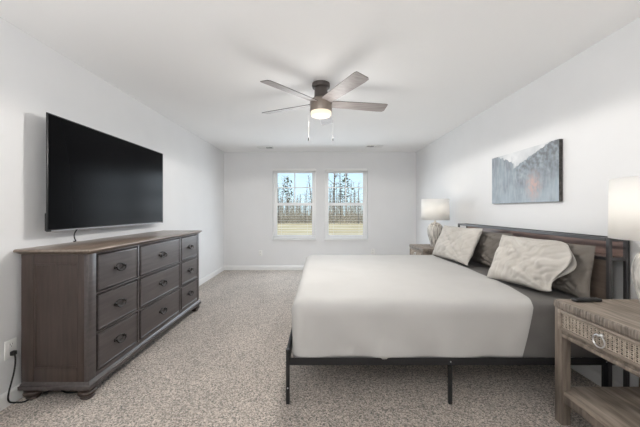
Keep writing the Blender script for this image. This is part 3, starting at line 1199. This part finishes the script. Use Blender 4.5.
# lamps
def lamp(x, y, label):
    o = thing('table_lamp', (x, y, NZ), label, 'lamp', 'bedside lamps')
    z0 = NZ + .0005
    pr = [(.0, 0), (.058, 0), (.062, .006), (.066, .03), (.082, .09), (.100, .16), (.108, .22), (.106, .262), (.094, .300), (.070, .326), (.042, .340), (.030, .344), (.0, .345)]
    n_ = 56
    vs, fs = [], []
    dense_ = []
    for i in range(len(pr) - 1):
        for k in range(3):
            q = k / 3
            dense_.append((pr[i][0] + (pr[i + 1][0] - pr[i][0]) * q, pr[i][1] + (pr[i + 1][1] - pr[i][1]) * q))
    dense_.append(pr[-1])
    for (r_, z_) in dense_:
        for k in range(n_):
            a_ = 2 * math.pi * k / n_
            rr = r_ + (.0030 * noise.noise(Vector((math.cos(a_) * 9, math.sin(a_) * 9, z_ * 9))) if r_ > .03 else 0)
            rr += (.0022 * math.sin(a_ * 20 + 3 * noise.noise(Vector((math.cos(a_) * 2, math.sin(a_) * 2, z_ * 6)))) if .05 < z_ < .32 else 0)
            vs.append((x + rr * math.cos(a_), y + rr * math.sin(a_), z0 + z_))
    for i in range(len(dense_) - 1):
        for k in range(n_):
            k2 = (k + 1) % n_
            fs.append((i * n_ + k, i * n_ + k2, (i + 1) * n_ + k2, (i + 1) * n_ + k))
    MB().add(vs, fs).build('lamp_base', M['ceramic'], o, weld=True, ang=60)
    MB().lathe([(0, .343), (.022, .343), (.022, .350), (.010, .354), (.010, .405), (.016, .408), (.016, .450), (0, .452)], (x, y, z0), 20).build('lamp_neck', M['lampneck'], o)
    zs0, zs1 = 1.098, 1.398
    sd = MB().lathe([(.192, zs0), (.188, zs1)], (x, y, 0), 56, close=False).build('lamp_shade', M['shade'], o)
    sm = sd.modifiers.new('thick', 'SOLIDIFY')
    sm.thickness = .002
    rg = MB()
    rg.ring((x, y, zs1 - .014), .1850, .0020, 'z', 40, 6)
    for k in range(3):
        a_ = 2 * math.pi * k / 3 + .4
        rg.tube([(x + .010 * math.cos(a_), y + .010 * math.sin(a_), zs1 - .03), (x + .1850 * math.cos(a_), y + .1850 * math.sin(a_), zs1 - .014)], .0018, 5)
    for s in (-1, 1):
        rg.tube([(x + s * .012, y, z0 + .41), (x + s * .045, y, z0 + .50), (x + s * .040, y, z0 + .60), (x, y, zs1 - .03)], .0018, 5)
    rg.build('harp', M['lampneck'], o)
    MB().lathe([(0, .451), (.014, .455), (.020, .475), (.029, .510), (.024, .540), (.010, .556), (0, .560)], (x, y, z0), 18).build('bulb', M['bulb'], o)
    l = bpy.data.lights.new('bulb_light', 'POINT')
    l.energy = 2.6
    l.color = (1.0, .89, .74)
    l.shadow_soft_size = .03
    lo = bpy.data.objects.new('bulb_light', l)
    lo.location = (0, 0, .55)
    lo.parent = o
    COL.objects.link(lo)
    return o


l1 = lamp(1.645, 1.365, 'table lamp with a white drum shade on the near nightstand')
l2 = copy_tree(l1)
l2.location = (1.675, 4.16, NZ)
l2['label'] = 'table lamp with a white drum shade at the far side of the bed'

# remote control
rc = thing('remote_control', (1.542, 1.655, NZ), 'black remote control on the near nightstand', 'remote control')
rr_ = Matrix.Rotation(R(4), 3, 'Z')
MB().box((1.462, 1.634, NZ + .0008), (1.622, 1.674, NZ + .019), .007, 3, rr_).build('remote_body', M['remote'], rc)
bt = MB()
for i in range(7):
    for j in range(3):
        bt.box((1.480 + i * .018, 1.642 + j * .0095, NZ + .0185), (1.490 + i * .018, 1.648 + j * .0095, NZ + .0205), .001, 1)
bt.build('buttons', M['button'], rc)

# ------------------------------------------------------------------ outdoors
GZ = -.62
gd = MB()
vs, fs = [], []
GXN, GYN = 40, 44
for j in range(GYN + 1):
    for i in range(GXN + 1):
        x = -60 + 120 * i / GXN
        y = 6.3 + 84 * (j / GYN) ** 1.4
        vs.append((x, y, GZ + .10 * noise.noise(Vector((x * .25, y * .25, 0))) * min(1, (y - 6) / 8)))
for j in range(GYN):
    for i in range(GXN):
        a = j * (GXN + 1) + i
        fs.append((a, a + 1, a + GXN + 2, a + GXN + 1))
gd.add(vs, fs)
tag(gd.build('ground', M['field'], ang=80), 'dry tan field outside the windows', 'ground', kind='structure')


def tree_mesh(seed, h, r, leaves=False):
    rnd = random.Random(seed)
    mb = MB()

    def limb(p, d, ln, rad, depth):
        pts = [p]
        q = p.copy()
        n_ = 4 if depth else 9
        for k in range(n_):
            d = (d + Vector((rnd.uniform(-1, 1), rnd.uniform(-1, 1), rnd.uniform(-.3, .5))) * (.16 if depth else .035)).normalized()
            q = q + d * (ln / n_)
            pts.append(q.copy())
        mb.tube(pts, rad, 5 if depth == 0 else 3, r2=rad * .28, caps=False)
        if depth < 2:
            nb = (26 if not leaves else 18) if depth == 0 else 5
            for k in range(nb):
                t_ = rnd.uniform(.30 if depth == 0 else .25, 1.0)
                i_ = min(n_ - 1, int(t_ * n_))
                pp = pts[i_].lerp(pts[i_ + 1], t_ * n_ - i_)
                an = rnd.uniform(0, 6.283)
                up = rnd.uniform(.25, .9)
                dd = Vector((math.cos(an), math.sin(an), up)).normalized()
                limb(pp, dd, ln * (.15 if depth == 0 else .5) * (1.25 - t_ * .7), rad * .30 * (1.15 - t_ * .6), depth + 1)

    limb(Vector((0, 0, 0)), Vector((rnd.uniform(-.03, .03), rnd.uniform(-.03, .03), 1)), h, r, 0)
    return mb


def leaf_cards(seed, h):
    rnd = random.Random(seed)
    mb = MB()
    for k in range(170):
        t_ = rnd.uniform(.45, 1.0)
        rad = math.sin((t_ - .42) * 5.2) * h * .16 * rnd.uniform(.2, 1)
        an = rnd.uniform(0, 6.283)
        c = Vector((rad * math.cos(an), rad * math.sin(an), t_ * h + rnd.uniform(-.2, .2)))
        s = rnd.uniform(.07, .20)
        a_, b_ = [Vector((rnd.uniform(-1, 1), rnd.uniform(-1, 1), rnd.uniform(-1, 1))).normalized() * s for _ in range(2)]
        mb.add([c - a_, c + b_, c + a_, c - b_], [(0, 1, 2, 3)])
    return mb


rnd = random.Random(11)
protos = []
for k in range(5):
    protos.append(tree_mesh(20 + k, 9.5 + k, .13 + .015 * k).build('bare_tree', M['bark']))
used = [False] * 5
spots = []
while len(spots) < 64:
    x, y = rnd.uniform(-13.5, 13.5), rnd.uniform(38, 60)
    if all(math.hypot(x - a, y - b_) > 1.7 for (a, b_) in spots):
        spots.append((x, y))
for i, (x, y) in enumerate(spots):
    k = i % 5
    if not used[k]:
        o, used[k] = protos[k], True
    else:
        o = protos[k].copy()
        COL.objects.link(o)
    o.location = (x, y, GZ - .1)
    o.rotation_euler.z = rnd.uniform(0, 6.28)
    s = rnd.uniform(.40, .62) if i % 7 else .85
    o.scale = (s, s, s)
    tag(o, 'bare grey tree in the thin wood beyond the field, outside the windows', 'tree', 'bare trees beyond the field')
# two taller leafy trees standing in front of the wood, one in each window
for (X, Y, h, lab) in ((px(346, 42), 42, 7.2, 'tall leafy tree in front of the wood, seen through the right window'),
                       (px(288, 44), 44, 7.0, 'tall leafy tree in front of the wood, seen through the left window')):
    o = thing('leafy_tree', (X, Y, GZ - .1), lab, 'tree')
    tm = tree_mesh(int(h * 10), h, .07, True)
    for v in tm.v:
        v += o.location
    tm.build('trunk', M['bark'], o)
    nm = leaf_cards(int(h * 7), h)
    for v in nm.v:
        v += o.location
    nm.build('foliage', M['leaves'], o)
# tangled undergrowth along the foot of the wood
mb = MB()
for k in range(5200):
    x, y = rnd.uniform(-18, 18), rnd.uniform(38, 56)
    h = rnd.choice((rnd.uniform(.5, 1.8), rnd.uniform(1.5, 4.6))) * (.6 + .5 * noise.noise(Vector((x * .4, y * .2, 2))) + .35)
    p = Vector((x, y, GZ - .1))
    q = p + Vector((rnd.uniform(-.14, .14) * h, rnd.uniform(-.1, .1) * h, h))
    mid = p.lerp(q, .5) + Vector((rnd.uniform(-.12, .12), 0, 0))
    mb.tube([p, mid, q], rnd.uniform(.014, .042), 3, r2=.008, caps=False)
tag(mb.build('undergrowth', M['brush'], ang=80), 'dry tangled undergrowth along the edge of the wood', 'undergrowth', kind='stuff')
